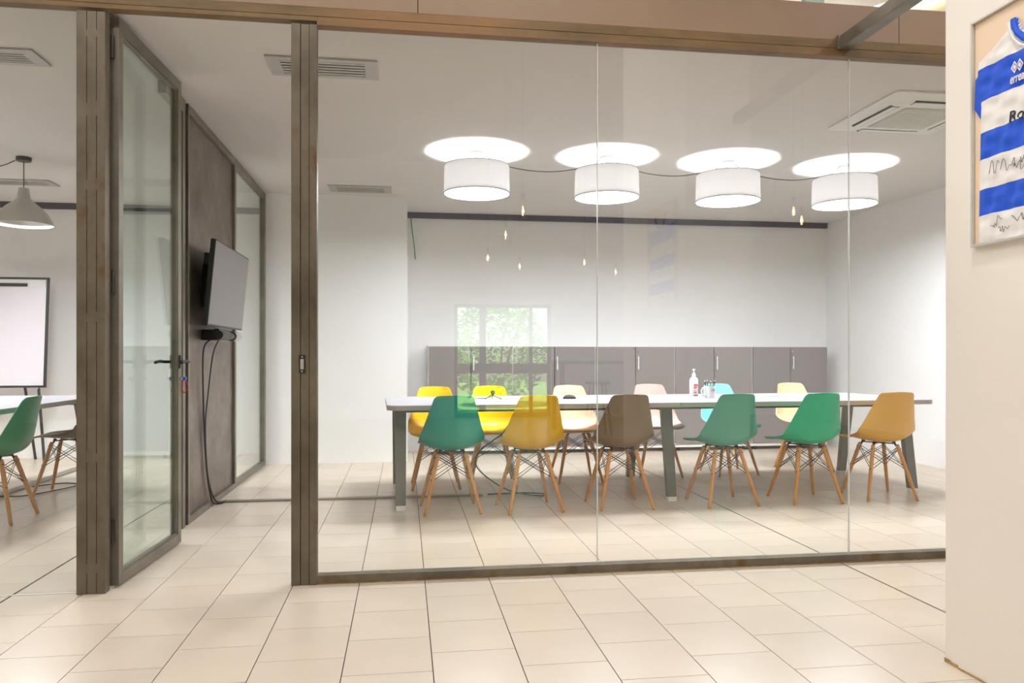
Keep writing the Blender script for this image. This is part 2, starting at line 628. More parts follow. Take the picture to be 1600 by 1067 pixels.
# weld bridges across the two seams of the left post
b = MB()
for z in (2.62, 2.25, 1.28, 0.62, 0.10, 1.9):
    for x in (-1.522 + 0.127 * 0.36, -1.522 + 0.127 * 0.70):
        b.box(x - 0.004, x + 0.004, YP + 0.0004, YP + 0.02, z, z + rr.uniform(0.03, 0.07))
b.build('weld_bridge', M_STEEL, p1)
MB().box(XL - 0.1, XR + 0.1, YP, YP + 0.06, 2.78, 2.825).build('head_beam', M_STEEL2, p1, bevel=0.002)
MB().box(XL - 0.1, -0.424, YP + 0.001, YP + 0.058, 2.757, 2.779).build('head_beam', M_STEEL2, p1, bevel=0.0015)
MB().box(-0.424, XR + 0.1, YP + 0.001, YP + 0.058, 2.737, 2.779).build('head_beam', M_STEEL2, p1, bevel=0.002)
MB().box(-0.424, XR + 0.1, YP, YP + 0.06, 0.008, 0.045).build('sill', M_STEEL, p1, bevel=0.002)
MB().box(-0.424, XR + 0.1, YP + 0.006, YP + 0.054, 0.0, 0.008).build('sill_seal', M_CRACK, p1)
MB().box(XL - 0.1, -1.522, YG - 0.006, YG + 0.006, 0, 0.004).build('floor_seal', M_SEAL, p1)
for a, c in ((-0.424, 0.9885), (0.9915, 2.3955), (2.3985, XR + 0.1)):
    MB().box(a, c, YG - 0.005, YG + 0.005, 0.04, 2.745).build('glass_pane', M_GLASS, p1)
for a, c in ((-3.06, -1.522), (-4.6, -3.063), (XL - 0.1, -4.603)):
    MB().box(a, c, YG - 0.005, YG + 0.005, 0.003, 2.76).build('glass_pane', M_GLASS, p1)
for x in (0.99, 2.397):
    MB().box(x - 0.0018, x + 0.0018, YG - 0.0055, YG + 0.0055, 0.045, 2.737).build('glass_joint', M_SEAL, p1)
for x0, x1 in ((-5.15, -2.55), (-2.546, 0.064), (0.068, 2.674), (2.678, 5.3)):
    MB().box(x0, x1, YP + 0.004, YP + 0.03, 2.827, 3.02).build('fascia_panel', M_FASCIA, p1)
MB().box(XL, XR + 0.1, YP + 0.03, YP + 0.055, 2.825, 3.0).build('fascia_backing', M_DARK, p1)
# strike plate on the second post
k = MB().box(-0.510, -0.478, YP - 0.002, YP + 0.004, 1.035, 1.125).build('strike_plate', M_STRIKE, p1, bevel=0.001)
MB().box(-0.502, -0.486, YP - 0.004, YP - 0.001, 1.055, 1.105).build('latch_slot', M_CHROME, k)
for z in (1.045, 1.115):
    MB().cyl((-0.494, YP - 0.004, z), (-0.494, YP, z), 0.004).build('screw', M_CHROME, k)

# square steel tube that braces the front against the cream wall
b = MB()
b.box(2.318, 2.392, 2.53, YP, 2.775, 2.842)
br = b.build('trim_4', M_GREYSTEEL, bevel=0.003)
tag(br, 'square steel tube running from the glass front to the cream wall', 'beam', kind='structure')
MB().box(2.306, 2.318, YP - 0.02, YP, 2.77, 2.845).build('bracket', M_GREYSTEEL, br, bevel=0.001)

# ------------------------------------------------------------------ partition between the rooms
side = thing('wall_side', 'steel framed partition with sheet metal panel between the two rooms', 'partition', kind='structure')
H2 = 2.79
for y0, y1, n in ((5.15, 5.20, 'post_tube'), (5.27, 5.31, 'post_tube'), (6.66, 6.72, 'post_tube'), (8.02, 8.10, 'post_tube')):
    MB().box(XS - 0.03, XS + 0.02, y0, y1, 0.0, H2).build(n, M_GREYSTEEL, side, bevel=0.002)
MB().box(XS - 0.02, XS + 0.004, 5.20, 5.27, 0.0, H2).build('post_core', M_STRIKE, side)
for y0, y1 in ((5.31, 6.66), (6.72, 8.02)):
    MB().box(XS - 0.03, XS + 0.02, y0, y1, 2.735, H2).build('top_rail', M_GREYSTEEL, side, bevel=0.002)
    MB().box(XS - 0.03, XS + 0.02, y0, y1, 0.0, 0.045).build('bottom_rail', M_GREYSTEEL, side, bevel=0.002)
MB().box(XS - 0.012, XS, 5.31, 6.66, 0.045, 2.735).build('metal_panel', M_SHEET, side)
MB().box(XS - 0.010, XS - 0.002, 6.72, 8.02, 0.045, 2.735).build('glass_pane', M_DOORGLASS, side)
MB().box(XS - 0.03, XS + 0.02, 4.80, 5.15, 2.70, H2).build('top_rail', M_GREYSTEEL, side, bevel=0.002)
MB().box(XS - 0.03, XS + 0.02, 3.86, 4.80, 2.775, H2).build('top_rail', M_GREYSTEEL, side, bevel=0.002)
MB().box(XS - 0.012, XS - 0.004, 3.90, 5.15, 0.005, 2.775).build('glass_pane', M_DOORGLASS, side)

# ------------------------------------------------------------------ open glass door
door = thing('door_1', 'open glass door in a slim steel frame hinged to the wide steel post', 'door', (-1.383, 3.885, 0), -math.atan2(0.045, 0.87), kind='structure')
DL, DZ0, DZ1 = 0.872, 0.012, 2.752
for y0, y1 in ((0.0, 0.05), (DL - 0.055, DL)):
    MB().box(-0.025, 0.02, y0, y1, DZ0, DZ1).build('stile', M_GREYSTEEL, door, bevel=0.002)
for z0, z1 in ((DZ0, DZ0 + 0.055), (DZ1 - 0.06, DZ1)):
    MB().box(-0.025, 0.02, 0.05, DL - 0.055, z0, z1).build('rail', M_GREYSTEEL, door, bevel=0.002)
MB().box(-0.006, 0.002, 0.045, DL - 0.05, DZ0 + 0.05, DZ1 - 0.055).build('glass_pane', M_DOORGLASS, door)
b = MB()
for x in (0.012,):
    b.box(0.002, 0.014, 0.05, 0.062, DZ0 + 0.055, DZ1 - 0.06)
    b.box(0.002, 0.014, DL - 0.067, DL - 0.055, DZ0 + 0.055, DZ1 - 0.06)
    b.box(0.002, 0.014, 0.062, DL - 0.067, DZ0 + 0.055, DZ0 + 0.067)
    b.box(0.002, 0.014, 0.062, DL - 0.067, DZ1 - 0.072, DZ1 - 0.06)
b.build('glazing_bead', M_GREYSTEEL, door)
for z in (0.22, 1.42, 2.55):
    MB().cyl((-0.006, -0.012, z), (-0.006, -0.012, z + 0.11), 0.009, n=12).build('hinge', M_STRIKE, door, smooth=True)
for sx in (1, -1):
    x0 = 0.02 if sx > 0 else -0.025
    h = MB().box(min(x0, x0 + sx * 0.008), max(x0, x0 + sx * 0.008), DL - 0.045, DL - 0.012, 1.045, 1.125).build('handle', M_BLACK, door, bevel=0.003)
    lv = MB()
    lv.cyl((x0 + sx * 0.006, DL - 0.028, 1.085), (x0 + sx * 0.05, DL - 0.028, 1.085), 0.009)
    lv.tube(spline([(x0 + sx * 0.05, DL - 0.024, 1.085), (x0 + sx * 0.054, DL - 0.07, 1.088), (x0 + sx * 0.05, DL - 0.15, 1.082)]), 0.0095, 10)
    lv.build('lever', M_BLACK, h, smooth=True)
    MB().cyl((x0, DL - 0.028, 0.985), (x0 + sx * 0.012, DL - 0.028, 0.985), 0.011).build('lock_cylinder', M_CHROME, door, smooth=True)

# bunch of keys in the lock
kx, ky = -1.383 + 0.035, 3.885 + DL - 0.028
key = thing('key_ring', 'keys on a red cord ring hanging from the glass door lock', 'keys', (kx + 0.045, ky, 0.985))
MB().box(-0.04, 0.012, -0.002, 0.002, -0.006, 0.006).build('key', M_CHROME, key)
b = MB()
b.tube(spline([(0.005, 0.0, 0.0), (-0.012, 0.02, -0.05), (0.0, 0.035, -0.085), (0.022, 0.03, -0.05), (0.008, 0.005, 0.0)]), 0.003, 6)
b.build('cord', M_RED, key, smooth=True)
MB().box(0.002, 0.020, -0.014, 0.012, -0.008, 0.010).build('key_tag', M_BLUE, key, bevel=0.002)

# ------------------------------------------------------------------ glazed entrance behind the camera (mirrored in the glass)
win = thing('window_1', 'dark framed glazed entrance looking out on green shrubs', 'window', (0, LY0 - 0.1, 0), kind='structure')
b = MB()
b.box(WX0, WX0 + 0.06, -0.04, 0.04, 0, WZ)
b.box(WX1 - 0.06, WX1, -0.04, 0.04, 0, WZ)
b.box(WX0, WX1, -0.04, 0.04, WZ - 0.06, WZ)
b.box(WX0, WX1, -0.04, 0.04, 0, 0.08)
b.build('window_frame', M_WINF, win)
XM = WX0 + 0.46
MB().box(XM, XM + 0.12, -0.04, 0.04, 0.08, WZ - 0.06).build('mullion', M_WINF, win)
MB().box(XM + 0.92, XM + 0.98, -0.04, 0.04, 0.08, WZ - 0.06).build('mullion', M_WINF, win)
MB().box(WX0 + 0.06, WX1 - 0.06, -0.038, 0.038, 0.80, 0.98).build('crossbar', M_WINF, win)
for a, c in ((WX0 + 0.06, XM), (XM + 0.12, XM + 0.92), (XM + 0.98, WX1 - 0.06)):
    MB().box(a, c, -0.004, 0.004, 0.08, WZ - 0.06).build('window_pane', M_DOORGLASS, win)

# ------------------------------------------------------------------ shell chairs
PROF = [  # y, z, half width, curl of the rim
    (0.246, 0.449, 0.150, 0.000), (0.243, 0.456, 0.180, 0.001), (0.232, 0.462, 0.203, 0.003), (0.205, 0.465, 0.219, 0.008),
    (0.140, 0.460, 0.229, 0.020), (0.060, 0.451, 0.234, 0.036), (-0.030, 0.444, 0.236, 0.056), (-0.105, 0.447, 0.236, 0.078),
    (-0.160, 0.464, 0.234, 0.094), (-0.198, 0.497, 0.231, 0.100), (-0.222, 0.545, 0.224, 0.096), (-0.238, 0.610, 0.204, 0.085),
    (-0.252, 0.680, 0.184, 0.070), (-0.264, 0.745, 0.164, 0.056), (-0.274, 0.795, 0.149, 0.044), (-0.280, 0.820, 0.141, 0.038),
    (-0.283, 0.834, 0.131, 0.034), (-0.285, 0.842, 0.116, 0.031), (-0.286, 0.846, 0.092, 0.028)]


def shell_mesh(m):
    pts = [Vector((q[0], q[1], 0)) for q in PROF]
    dense = []
    N = 3
    for i in range(len(PROF) - 1):
        a, c = PROF[i], PROF[i + 1]
        pa = PROF[i - 1] if i else a
        pb = PROF[i + 2] if i + 2 < len(PROF) else c
        for k in range(N):
            t = k / N
            dense.append([0.5 * (2 * a[d] + (c[d] - pa[d]) * t + (2 * pa[d] - 5 * a[d] + 4 * c[d] - pb[d]) * t * t
                                 + (-pa[d] + 3 * a[d] - 3 * c[d] + pb[d]) * t ** 3) for d in range(4)])
    dense.append(list(PROF[-1]))
    S = 12
    vs, fs = [], []
    for i, (y, z, w, c) in enumerate(dense):
        a, q = dense[max(i - 1, 0)], dense[min(i + 1, len(dense) - 1)]
        ty, tz = q[0] - a[0], q[1] - a[1]
        ln = math.hypot(ty, tz)
        ny, nz = tz / ln, -ty / ln       # towards the sitter
        for k in range(-S, S + 1):
            s = k / S
            cc = c * abs(s) ** 2.4
            x = w * s
            drop = 0.009 * max(0.0, (z - 0.62) / 0.226) * abs(s) ** 2.2
            vs.append((x, y + ny * cc, z + nz * cc - drop))
    W = 2 * S + 1
    for i in range(len(dense) - 1):
        for k in range(W - 1):
            fs.append((i * W + k, i * W + k + 1, (i + 1) * W + k + 1, (i + 1) * W + k))
    me = bpy.data.meshes.new('shell')
    me.from_pydata(vs, [], fs)
    bm = bmesh.new()
    bm.from_mesh(me)
    bmesh.ops.recalc_face_normals(bm, faces=bm.faces)
    bmesh.ops.solidify(bm, geom=bm.faces[:], thickness=0.007)
    bm.to_mesh(me)
    bm.free()
    me.materials.append(m)
    me.shade_smooth()
    me.set_sharp_from_angle(angle=R(50))
    return me


FOOT = {}
for sx in (-1, 1):
    for sy in (-1, 1):
        FOOT[(sx, sy)] = (Vector((sx * 0.098, sy * 0.092 + 0.0, 0.425)), Vector((sx * 0.200, sy * 0.197, 0.0)))


def leg_mesh(k):
    t, f = FOOT[k]
    b = MB()
    d = t - f
    pr = [(0.0, 0.0095), (0.02, 0.0115), (0.45, 0.0145), (0.85, 0.0155), (0.97, 0.0150), (1.0, 0.012)]
    for (a, ra), (c, rc) in zip(pr[:-1], pr[1:]):
        b.cyl(f + d * a, f + d * c, ra, rc, 12, caps=False)
    b.cyl(f, f + d * 0.001, 0.0095, 0.0095, 12)
    b.cyl(f + d * 0.999, t, 0.012, 0.012, 12)
    return b.mesh('leg', M_WOOD, smooth=True, merge=True)


LEGS = {k: leg_mesh(k) for k in FOOT}


def brace_mesh():
    b = MB()
    ks = [(-1, -1), (1, -1), (1, 1), (-1, 1)]

    def on(k, z):
        t, f = FOOT[k]
        return f + (t - f) * (z / t.z)
    for i in range(4):
        a, c = ks[i], ks[(i + 1) % 4]
        for (lo, hi) in ((a, c), (c, a)):
            b.cyl(on(lo, 0.235), on(hi, 0.392), 0.0028, n=6)
            b.cyl(on(lo, 0.262), on(hi, 0.408), 0.0024, n=6)
    return b.mesh('wire_brace', M_BLACKM, smooth=True)


def bracket_mesh():
    b = MB()
    for k, (t, f) in FOOT.items():
        b.cyl((t.x, t.y, 0.405), (t.x * 0.86, t.y * 0.86, 0.437), 0.008, n=8)
        b.cyl((t.x * 0.86, t.y * 0.86, 0.434), (t.x * 0.8, t.y * 0.8, 0.449), 0.013, n=10)
    b.tube([(-0.08, -0.08, 0.432), (0.08, 0.08, 0.432)], 0.005)
    b.tube([(0.08, -0.08, 0.432), (-0.08, 0.08, 0.432)], 0.005)
    return b.mesh('mount_bracket', M_BLACKM, smooth=True)


def bolt_mesh(k, z):
    t, f = FOOT[k]
    q = f + (t - f) * (z / t.z)
    o = Vector((q.x, q.y, 0)).normalized()
    return MB().cyl(q - o * 0.019, q + o * 0.018, 0.0048, n=8).mesh('bolt', M_BLACKM, smooth=True)


BRACE, BRACKET = brace_mesh(), bracket_mesh()
BOLTS = {(k, z): bolt_mesh(k, z) for k in FOOT for z in (0.245, 0.395)}
SHELLS = {}


def chair(x, y, rot, colour, label, group):
    key = colour
    if key not in SHELLS:
        SHELLS[key] = shell_mesh(mat('shell_plastic', srgb(*colour), rough=0.33, spec=0.45))
    c = thing('shell_chair', label, 'chair', (x, y, 0), R(rot), group)
    link('shell', SHELLS[key], c)
    for k in FOOT:
        lg = link('leg', LEGS[k], c)
        for z in (0.245, 0.395):
            link('bolt', BOLTS[(k, z)], lg)
    link('wire_brace', BRACE, c)
    link('mount_bracket', BRACKET, c)
    return c


G1 = 'shell chairs along the glass side of the long table'
G2 = 'shell chairs along the cabinet side of the long table'
chair(0.33, 5.52, 3, (6, 142, 128), 'teal shell chair on the glass side, beside the yellow-mustard one at the table end', G1)
chair(0.905, 5.485, 7, (212, 164, 8), 'mustard yellow shell chair between the teal and brown chairs', G1)
chair(1.59, 5.51, 3, (112, 92, 66), 'brown shell chair on the glass side of the long table', G1)
chair(2.395, 5.50, 4, (60, 148, 126), 'muted sea green shell chair next to the brown one', G1)
chair(3.08, 5.515, 2, (30, 174, 132), 'bright emerald green shell chair next to the ochre one', G1)
chair(3.73, 5.555, -3, (220, 170, 78), 'ochre shell chair at the side wall end of the long table', G1)
chair(0.265, 6.54, 180, (255, 204, 16), 'bright yellow shell chair before the white wall block, facing the glass', G2)
chair(0.76, 6.64, 178, (252, 206, 22), 'yellow shell chair facing the glass, behind the small webcam tripod', G2)
chair(1.53, 6.70, 182, (246, 206, 172), 'pale peach shell chair facing the glass, behind the computer mouse', G2)
chair(2.345, 6.88, 176, (192, 168, 160), 'dusty mauve shell chair facing the glass', G2)
chair(3.07, 6.88, 184, (126, 226, 208), 'light mint shell chair facing the glass, behind the white mug', G2)
chair(3.90, 7.0, 182, (246, 212, 168), 'pale cream peach shell chair facing the glass near the last cabinet', G2)
chair(-2.77, 5.60, 92, (52, 146, 106), 'green shell chair tucked into the table by the flipchart', 'shell chairs in the flipchart room')
chair(-2.73, 6.68, 94, (104, 92, 78), 'brown shell chair at the table by the flipchart', 'shell chairs in the flipchart room')


# ------------------------------------------------------------------ tables
def round_rect(x0, x1, y0, y1, rl, rt, n=6):
    """corner radius rl on the x0 side, rt on the x1 side"""
    out = []
    for cx, cy, r, a0 in ((x1, y0, rt, -90), (x1, y1, rt, 0), (x0, y1, rl, 90), (x0, y0, rl, 180)):
        sx = -1 if cx == x1 else 1
        sy = 1 if cy == y0 else -1
        if r < 1e-4:
            out.append((cx, cy))
            continue
        for k in range(n + 1):
            a = R(a0 + 90 * k / n)
            out.append((cx + sx * r + r * math.cos(a), cy + sy * r + r * math.sin(a)))
    return out


def table(loc, rotz, L, Wd, stations, splits, label, group=None):
    t = thing('meeting_table', label, 'table', loc, rotz, group)
    xs = [-L / 2] + splits + [L / 2]
    for i in range(len(xs) - 1):
        rl = 0.09 if i == 0 else 0.0
        rt = 0.09 if i == len(xs) - 2 else 0.0
        g0 = 0.0 if i == 0 else 0.001
        g1 = 0.0 if i == len(xs) - 2 else 0.001
        top = MB().prism(round_rect(xs[i] + g0, xs[i + 1] - g1, -Wd / 2, Wd / 2, rl, rt), 0.762, 0.766).build('tabletop', M_TABLE, t)
        MB().prism(round_rect(xs[i] + g0, xs[i + 1] - g1, -Wd / 2, Wd / 2, rl, rt), 0.730, 0.762).build('edge_band', M_TEDGE, top)
    for sx in stations:
        for sy in (-1, 1):
            b = MB()
            f, tp = (sx, sy * 0.49), (sx, sy * 0.37)
            z0, z1 = 0.035, 0.728
            w0, w1, d = 0.036, 0.044, 0.024
            k = z0 / 0.73
            fy = f[1] + (tp[1] - f[1]) * k
            vs = []
            for yy, zz, w in ((fy, z0, w0), (tp[1], z1, w1)):
                vs += [(sx - w, yy - d, zz), (sx + w, yy - d, zz), (sx + w, yy + d, zz), (sx - w, yy + d, zz)]
            b.add(vs, [(0, 3, 2, 1), (4, 5, 6, 7), (0, 1, 5, 4), (1, 2, 6, 5), (2, 3, 7, 6), (3, 0, 4, 7)])
            lg = b.build('leg', M_TLEG, t, bevel=0.003)
            MB().box(sx - w0 + 0.002, sx + w0 - 0.002, f[1] - d, f[1] + d, 0, 0.0355).build('foot_cap', M_WHITE, lg, bevel=0.002)
        MB().box(sx - 0.035, sx + 0.035, -0.36, 0.36, 0.69, 0.728).build('cross_bar', M_TLEG, t, bevel=0.002)
    for sy in (-0.2, 0.2):
        MB().box(stations[0], stations[-1], sy - 0.02, sy + 0.02, 0.688, 0.728).build('side_beam', M_TLEG, t)
    return t


TR = R(2.0)
tbl = table((2.055, 6.115, 0), TR, 4.40, 1.20, [-2.10, -0.03, 2.06], [0.0], 'long white meeting table on flared grey legs amid coloured chairs')
for x0, x1 in ((-1.32, -0.75), (0.95, 1.36)):
    sl = MB().box(x0, x1, 0.045, 0.075, 0.764, 0.7672).build('cable_flap', M_TEDGE, tbl)
    MB().box(x0, x1, 0.043, 0.046, 0.764, 0.7676).build('brush_gap', M_DARK, sl)
table((-3.22, 5.95, 0), R(90), 2.7, 1.14, [-1.2, 1.2], [], 'white meeting table beside the flipchart')
TZ = 0.766


def on_table(px, Z):
    """x, y of a pixel column at camera depth Z"""
    xc = (px - 800) / F * Z
    c, s = math.cos(YAW), math.sin(YAW)
    return xc * c + Z * s, Z * c - xc * s


# sanitiser bottle
x, y = on_table(1084, 6.66)
bt = thing('sanitizer_bottle', 'clear white pump bottle with red label on the long table', 'bottle', (x, y, TZ))
MB().lathe([(0.0, 0.0), (0.034, 0.0), (0.037, 0.004), (0.037, 0.135), (0.034, 0.152), (0.022, 0.165), (0.014, 0.17), (0.0, 0.17)], n=24).build('bottle_body', M_WHITE, bt, smooth=True, merge=True)
pm = MB().lathe([(0.0, 0.165), (0.017, 0.165), (0.017, 0.19), (0.010, 0.203), (0.006, 0.206), (0.006, 0.222), (0.013, 0.228), (0.013, 0.238), (0.0, 0.24)], n=16).build('pump', M_WHITE, bt, smooth=True, merge=True)
MB().cyl((0, 0, 0.232), (-0.012, -0.04, 0.227), 0.0055, 0.004, 8).build('spout', M_WHITE, pm, smooth=True)


def arc_patch(r, a0, a1, z0, z1, n=8, slant=0.0):
    b = MB()
    vs, fs = [], []
    for k in range(n + 1):
        a = R(a0 + (a1 - a0) * k / n)
        vs += [(r * math.cos(a), r * math.sin(a), z0 + slant * k / n), (r * math.cos(a), r * math.sin(a), z1)]
    for k in range(n):
        fs.append((2 * k, 2 * k + 2, 2 * k + 3, 2 * k + 1))
    return b.add(vs, fs)


lab = arc_patch(0.0376, -108, -38, 0.068, 0.106, slant=0.014).build('red_label', M_RED, bt, fix=False)
arc_patch(0.0379, -98, -48, 0.084, 0.091).build('label_stripe', M_WHITE, lab, fix=False)
arc_patch(0.0376, -108, -72, 0.028, 0.040).build('red_print', M_RED, bt, fix=False)
arc_patch(0.0376, -108, -40, 0.004, 0.012).build('dark_print', M_INK, bt, fix=False)

# mug of pens
x, y = on_table(1109, 6.42)
mug = thing('mug', 'white printed mug holding a bunch of pens', 'mug', (x, y, TZ))
MB().lathe([(0.0, 0.0), (0.040, 0.0), (0.044, 0.004), (0.045, 0.10), (0.042, 0.10), (0.041, 0.008), (0.0, 0.008)], n=28).build('mug_body', M_WHITE, mug, smooth=True, merge=True)
MB().tube(spline([(-0.043, -0.008, 0.084), (-0.066, -0.012, 0.082), (-0.080, -0.014, 0.055), (-0.066, -0.012, 0.022), (-0.043, -0.008, 0.018)]), 0.0065, 8).build('mug_handle', M_WHITE, mug, smooth=True)
b = MB()
for k, a in enumerate((-100, -88, -76, -66, -54)):
    hgt = (0.012, 0.018, 0.02, 0.024, 0.014)[k]
    aa = R(a)
    b.cyl((0.0455 * math.cos(aa), 0.0455 * math.sin(aa), 0.055), (0.0455 * math.cos(aa + 0.06), 0.0455 * math.sin(aa + 0.06), 0.055 + hgt), 0.0012, n=6)
b.build('mug_print', M_INK, mug)
arc_patch(0.0455, -84, -60, 0.046, 0.049).build('mug_underline', M_RED, mug, fix=False)
for k in range(9):
    a = 2 * PI * k / 9 + 0.3
    r0, r1 = 0.020, 0.040 + 0.006 * rr.random()
    p0 = (r0 * math.cos(a), r0 * math.sin(a), 0.010)
    d = Vector((r1 * math.cos(a), r1 * math.sin(a), 0.142 + 0.012 * rr.random())) - Vector(p0)
    pen = thing('pen', 'black pen standing in the white mug', 'pen', (x, y, TZ), 0, 'pens in the mug')
    MB().cyl(p0, Vector(p0) + d * 0.93, 0.0042, n=8).build('barrel', M_BLACK, pen, smooth=True)
    MB().cyl(Vector(p0) + d * 0.93, Vector(p0) + d, 0.0036, n=8).build('pen_cap', M_CHROME if k % 2 else M_WHITE, pen, smooth=True)

# mouse, webcam on mini tripod
x, y = on_table(890, 6.25)
ms = thing('computer_mouse', 'black computer mouse lying on the white table', 'mouse', (x, y, TZ), R(75))
b = MB()
bm = bmesh.new()
bmesh.ops.create_uvsphere(bm, u_segments=20, v_segments=12, radius=1)
for v in bm.verts:
    if v.co.z < 0:
        v.co.z = 0
    v.co = Vector((v.co.x * (0.03 + 0.006 * v.co.y), v.co.y * 0.055, v.co.z * 0.034 + 0.001))
me = bpy.data.meshes.new('mouse_body')
bm.to_mesh(me)
bm.free()
me.materials.append(M_BLACK)
me.shade_smooth()
link('mouse_body', me, ms)
MB().cyl((-0.004, 0.032, 0.026), (0.004, 0.032, 0.026), 0.008, n=12).build('scroll_wheel', M_CHROME, ms, smooth=True)

x, y = on_table(770, 6.2)
wc = thing('webcam', 'small black webcam on a mini tripod on the white table', 'webcam', (x, y, TZ))
for a in (90, 205, 335):
    MB().tube(spline([(0, 0, 0.03), (0.035 * math.cos(R(a)), 0.035 * math.sin(R(a)), 0.018), (0.075 * math.cos(R(a)), 0.075 * math.sin(R(a)), 0.004)]), 0.0035, 6).build('leg', M_BLACK, wc, smooth=True)
MB().lathe([(0, 0.025), (0.008, 0.027), (0.008, 0.04), (0.016, 0.045), (0.019, 0.056), (0.014, 0.068), (0.0, 0.072)], n=16).build('camera_head', M_BLACK, wc, smooth=True, merge=True)
MB().tube(spline([(0.01, 0.01, 0.05), (-0.05, 0.02, 0.01), (-0.12, -0.01, 0.006), (-0.16, -0.03, 0.006)]), 0.003, 6).build('lead', M_CABLE, wc, smooth=True)

# ------------------------------------------------------------------ grey cabinets
CW = 0.9604
ords = ['first', 'second', 'third', 'fourth', 'last']
for i in range(5):
    x0 = 0.263 + i * CW
    cb = thing('low_cabinet', 'grey two-door office cabinet, %s in the row counting from the white wall block' % ords[i], 'cabinet', (x0, 8.55, 0), 0, 'grey office cabinets')
    D = 0.41
    b = MB()
    b.box(0.001, 0.019, 0.0, D, 0.045, 1.238)
    b.box(CW - 0.019, CW - 0.001, 0.0, D, 0.045, 1.238)
    b.box(0.019, CW - 0.019, 0.0, D, 1.222, 1.238)
    b.box(0.019, CW - 0.019, 0.0, D, 0.045, 0.085)
    b.box(0.019, CW - 0.019, D - 0.01, D, 0.085, 1.222)
    b.build('cabinet_body', M_WHITE, cb)
    for fx in (0.06, CW - 0.06):
        for fy in (0.05, D - 0.05):
            MB().cyl((fx, fy, 0), (fx, fy, 0.046), 0.02, n=12).build('foot', M_BLACK, cb, smooth=True)
    for s in (0, 1):
        a = 0.007 + s * (CW / 2 - 0.004)
        c = a + CW / 2 - 0.011
        dr = MB().box(a, c, -0.018, -0.001, 0.088, 1.226).build('door', M_CAB, cb, bevel=0.0015)
        if s == 1:
            b = MB()
            b.box(a + 0.020, a + 0.032, -0.045, -0.038, 0.96, 1.115)
            b.box(a + 0.022, a + 0.030, -0.04, -0.018, 0.975, 0.985)
            b.box(a + 0.022, a + 0.030, -0.04, -0.018, 1.09, 1.10)
            b.build('handle', M_WHITE, dr, bevel=0.001)
            MB().cyl((a + 0.022, -0.026, 1.172), (a + 0.022, -0.018, 1.172), 0.012, n=14).build('lock', M_CHROME, dr, smooth=True)

# ------------------------------------------------------------------ ceiling fittings
def vent(x0, x1, y0, y1, label):
    v = thing('ceiling_vent', label, 'vent', ((x0 + x1) / 2, (y0 + y1) / 2, ZC), 0, 'ceiling air vents')
    w, d = (x1 - x0) / 2, (y1 - y0) / 2
    f = 0.042
    b = MB()
    b.box(-w, w, -d, -d + f, -0.012, -0.0005)
    b.box(-w, w, d - f, d, -0.012, -0.0005)
    b.box(-w, -w + 0.075, -d + f, d - f, -0.012, -0.0005)
    b.box(w - 0.075, w, -d + f, d - f, -0.012, -0.0005)
    b.build('vent_frame', M_VENT, v, bevel=0.0015)
    MB().box(-w + 0.075, w - 0.075, -d + f, d - f, -0.002, -0.0005).build('duct_back', M_DARK, v)
    n = 5
    sp = (2 * d - 2 * f) / n
    for k in range(n):
        yy = -d + f + (k + 0.5) * sp
        Mx = Matrix.Translation((0, yy, -0.009)) @ Matrix.Rotation(R(4), 4, 'X')
        MB().box(-w + 0.075, w - 0.075, -sp * 0.36, sp * 0.36, -0.0015, 0.0015, Mx).build('slat', M_VENT, v)
    return v


vent(-0.775, -0.153, 4.37, 4.66, 'slatted ceiling air vent behind the steel post near the glass front')
vent(-0.745, -0.128, 7.60, 7.895, 'slatted ceiling air vent close to the white wall block')
vent(-2.64, -2.018, 4.47, 4.71, 'slatted ceiling air vent in the flipchart room near the glass front')
vent(-3.98, -3.363, 7.785, 8.03, 'slatted ceiling air vent above the flipchart')

ac = thing('ceiling_cassette', 'square white air conditioner cassette on the ceiling', 'air conditioner', (3.49, 4.80, ZC))
w = 0.41
MB().prism(round_rect(-w, w, -w, w, 0.03, 0.03, 3), -0.014, -0.0005).build('panel_rim', M_ACW, ac, bevel=0.003)
b = MB()
q = 0.30
vs = [(-w + 0.02, -w + 0.02, -0.014), (w - 0.02, -w + 0.02, -0.014), (w - 0.02, w - 0.02, -0.014), (-w + 0.02, w - 0.02, -0.014),
      (-q, -q, -0.04), (q, -q, -0.04), (q, q, -0.04), (-q, q, -0.04)]
b.add(vs, [(0, 1, 2, 3), (4, 7, 6, 5), (0, 4, 5, 1), (1, 5, 6, 2), (2, 6, 7, 3), (3, 7, 4, 0)])
b.build('panel', M_ACW, ac)
gr = MB().box(-0.21, 0.21, -0.21, 0.21, -0.045, -0.04).build('intake_grille', M_ACG, ac, bevel=0.002)
for k in range(19):
    t = -0.19 + 0.38 * k / 18
    MB().box(-0.20, 0.20, t - 0.003, t + 0.003, -0.049, -0.045).build('grille_bar', M_ACW, gr)
MB().box(-0.004, 0.004, -0.2, 0.2, -0.0495, -0.0455).build('grille_bar', M_ACW, gr)
for a in range(4):
    Mx = Matrix.Rotation(PI / 2 * a, 4, 'Z')
    lo = MB().box(-0.22, 0.22, -0.325, -0.262, -0.0405, -0.028, Mx).build('outlet_slot', M_INK, ac)
    MB().box(-0.215, 0.215, -0.312, -0.272, -0.044, -0.040, Mx).build('louvre', M_ACW, lo)

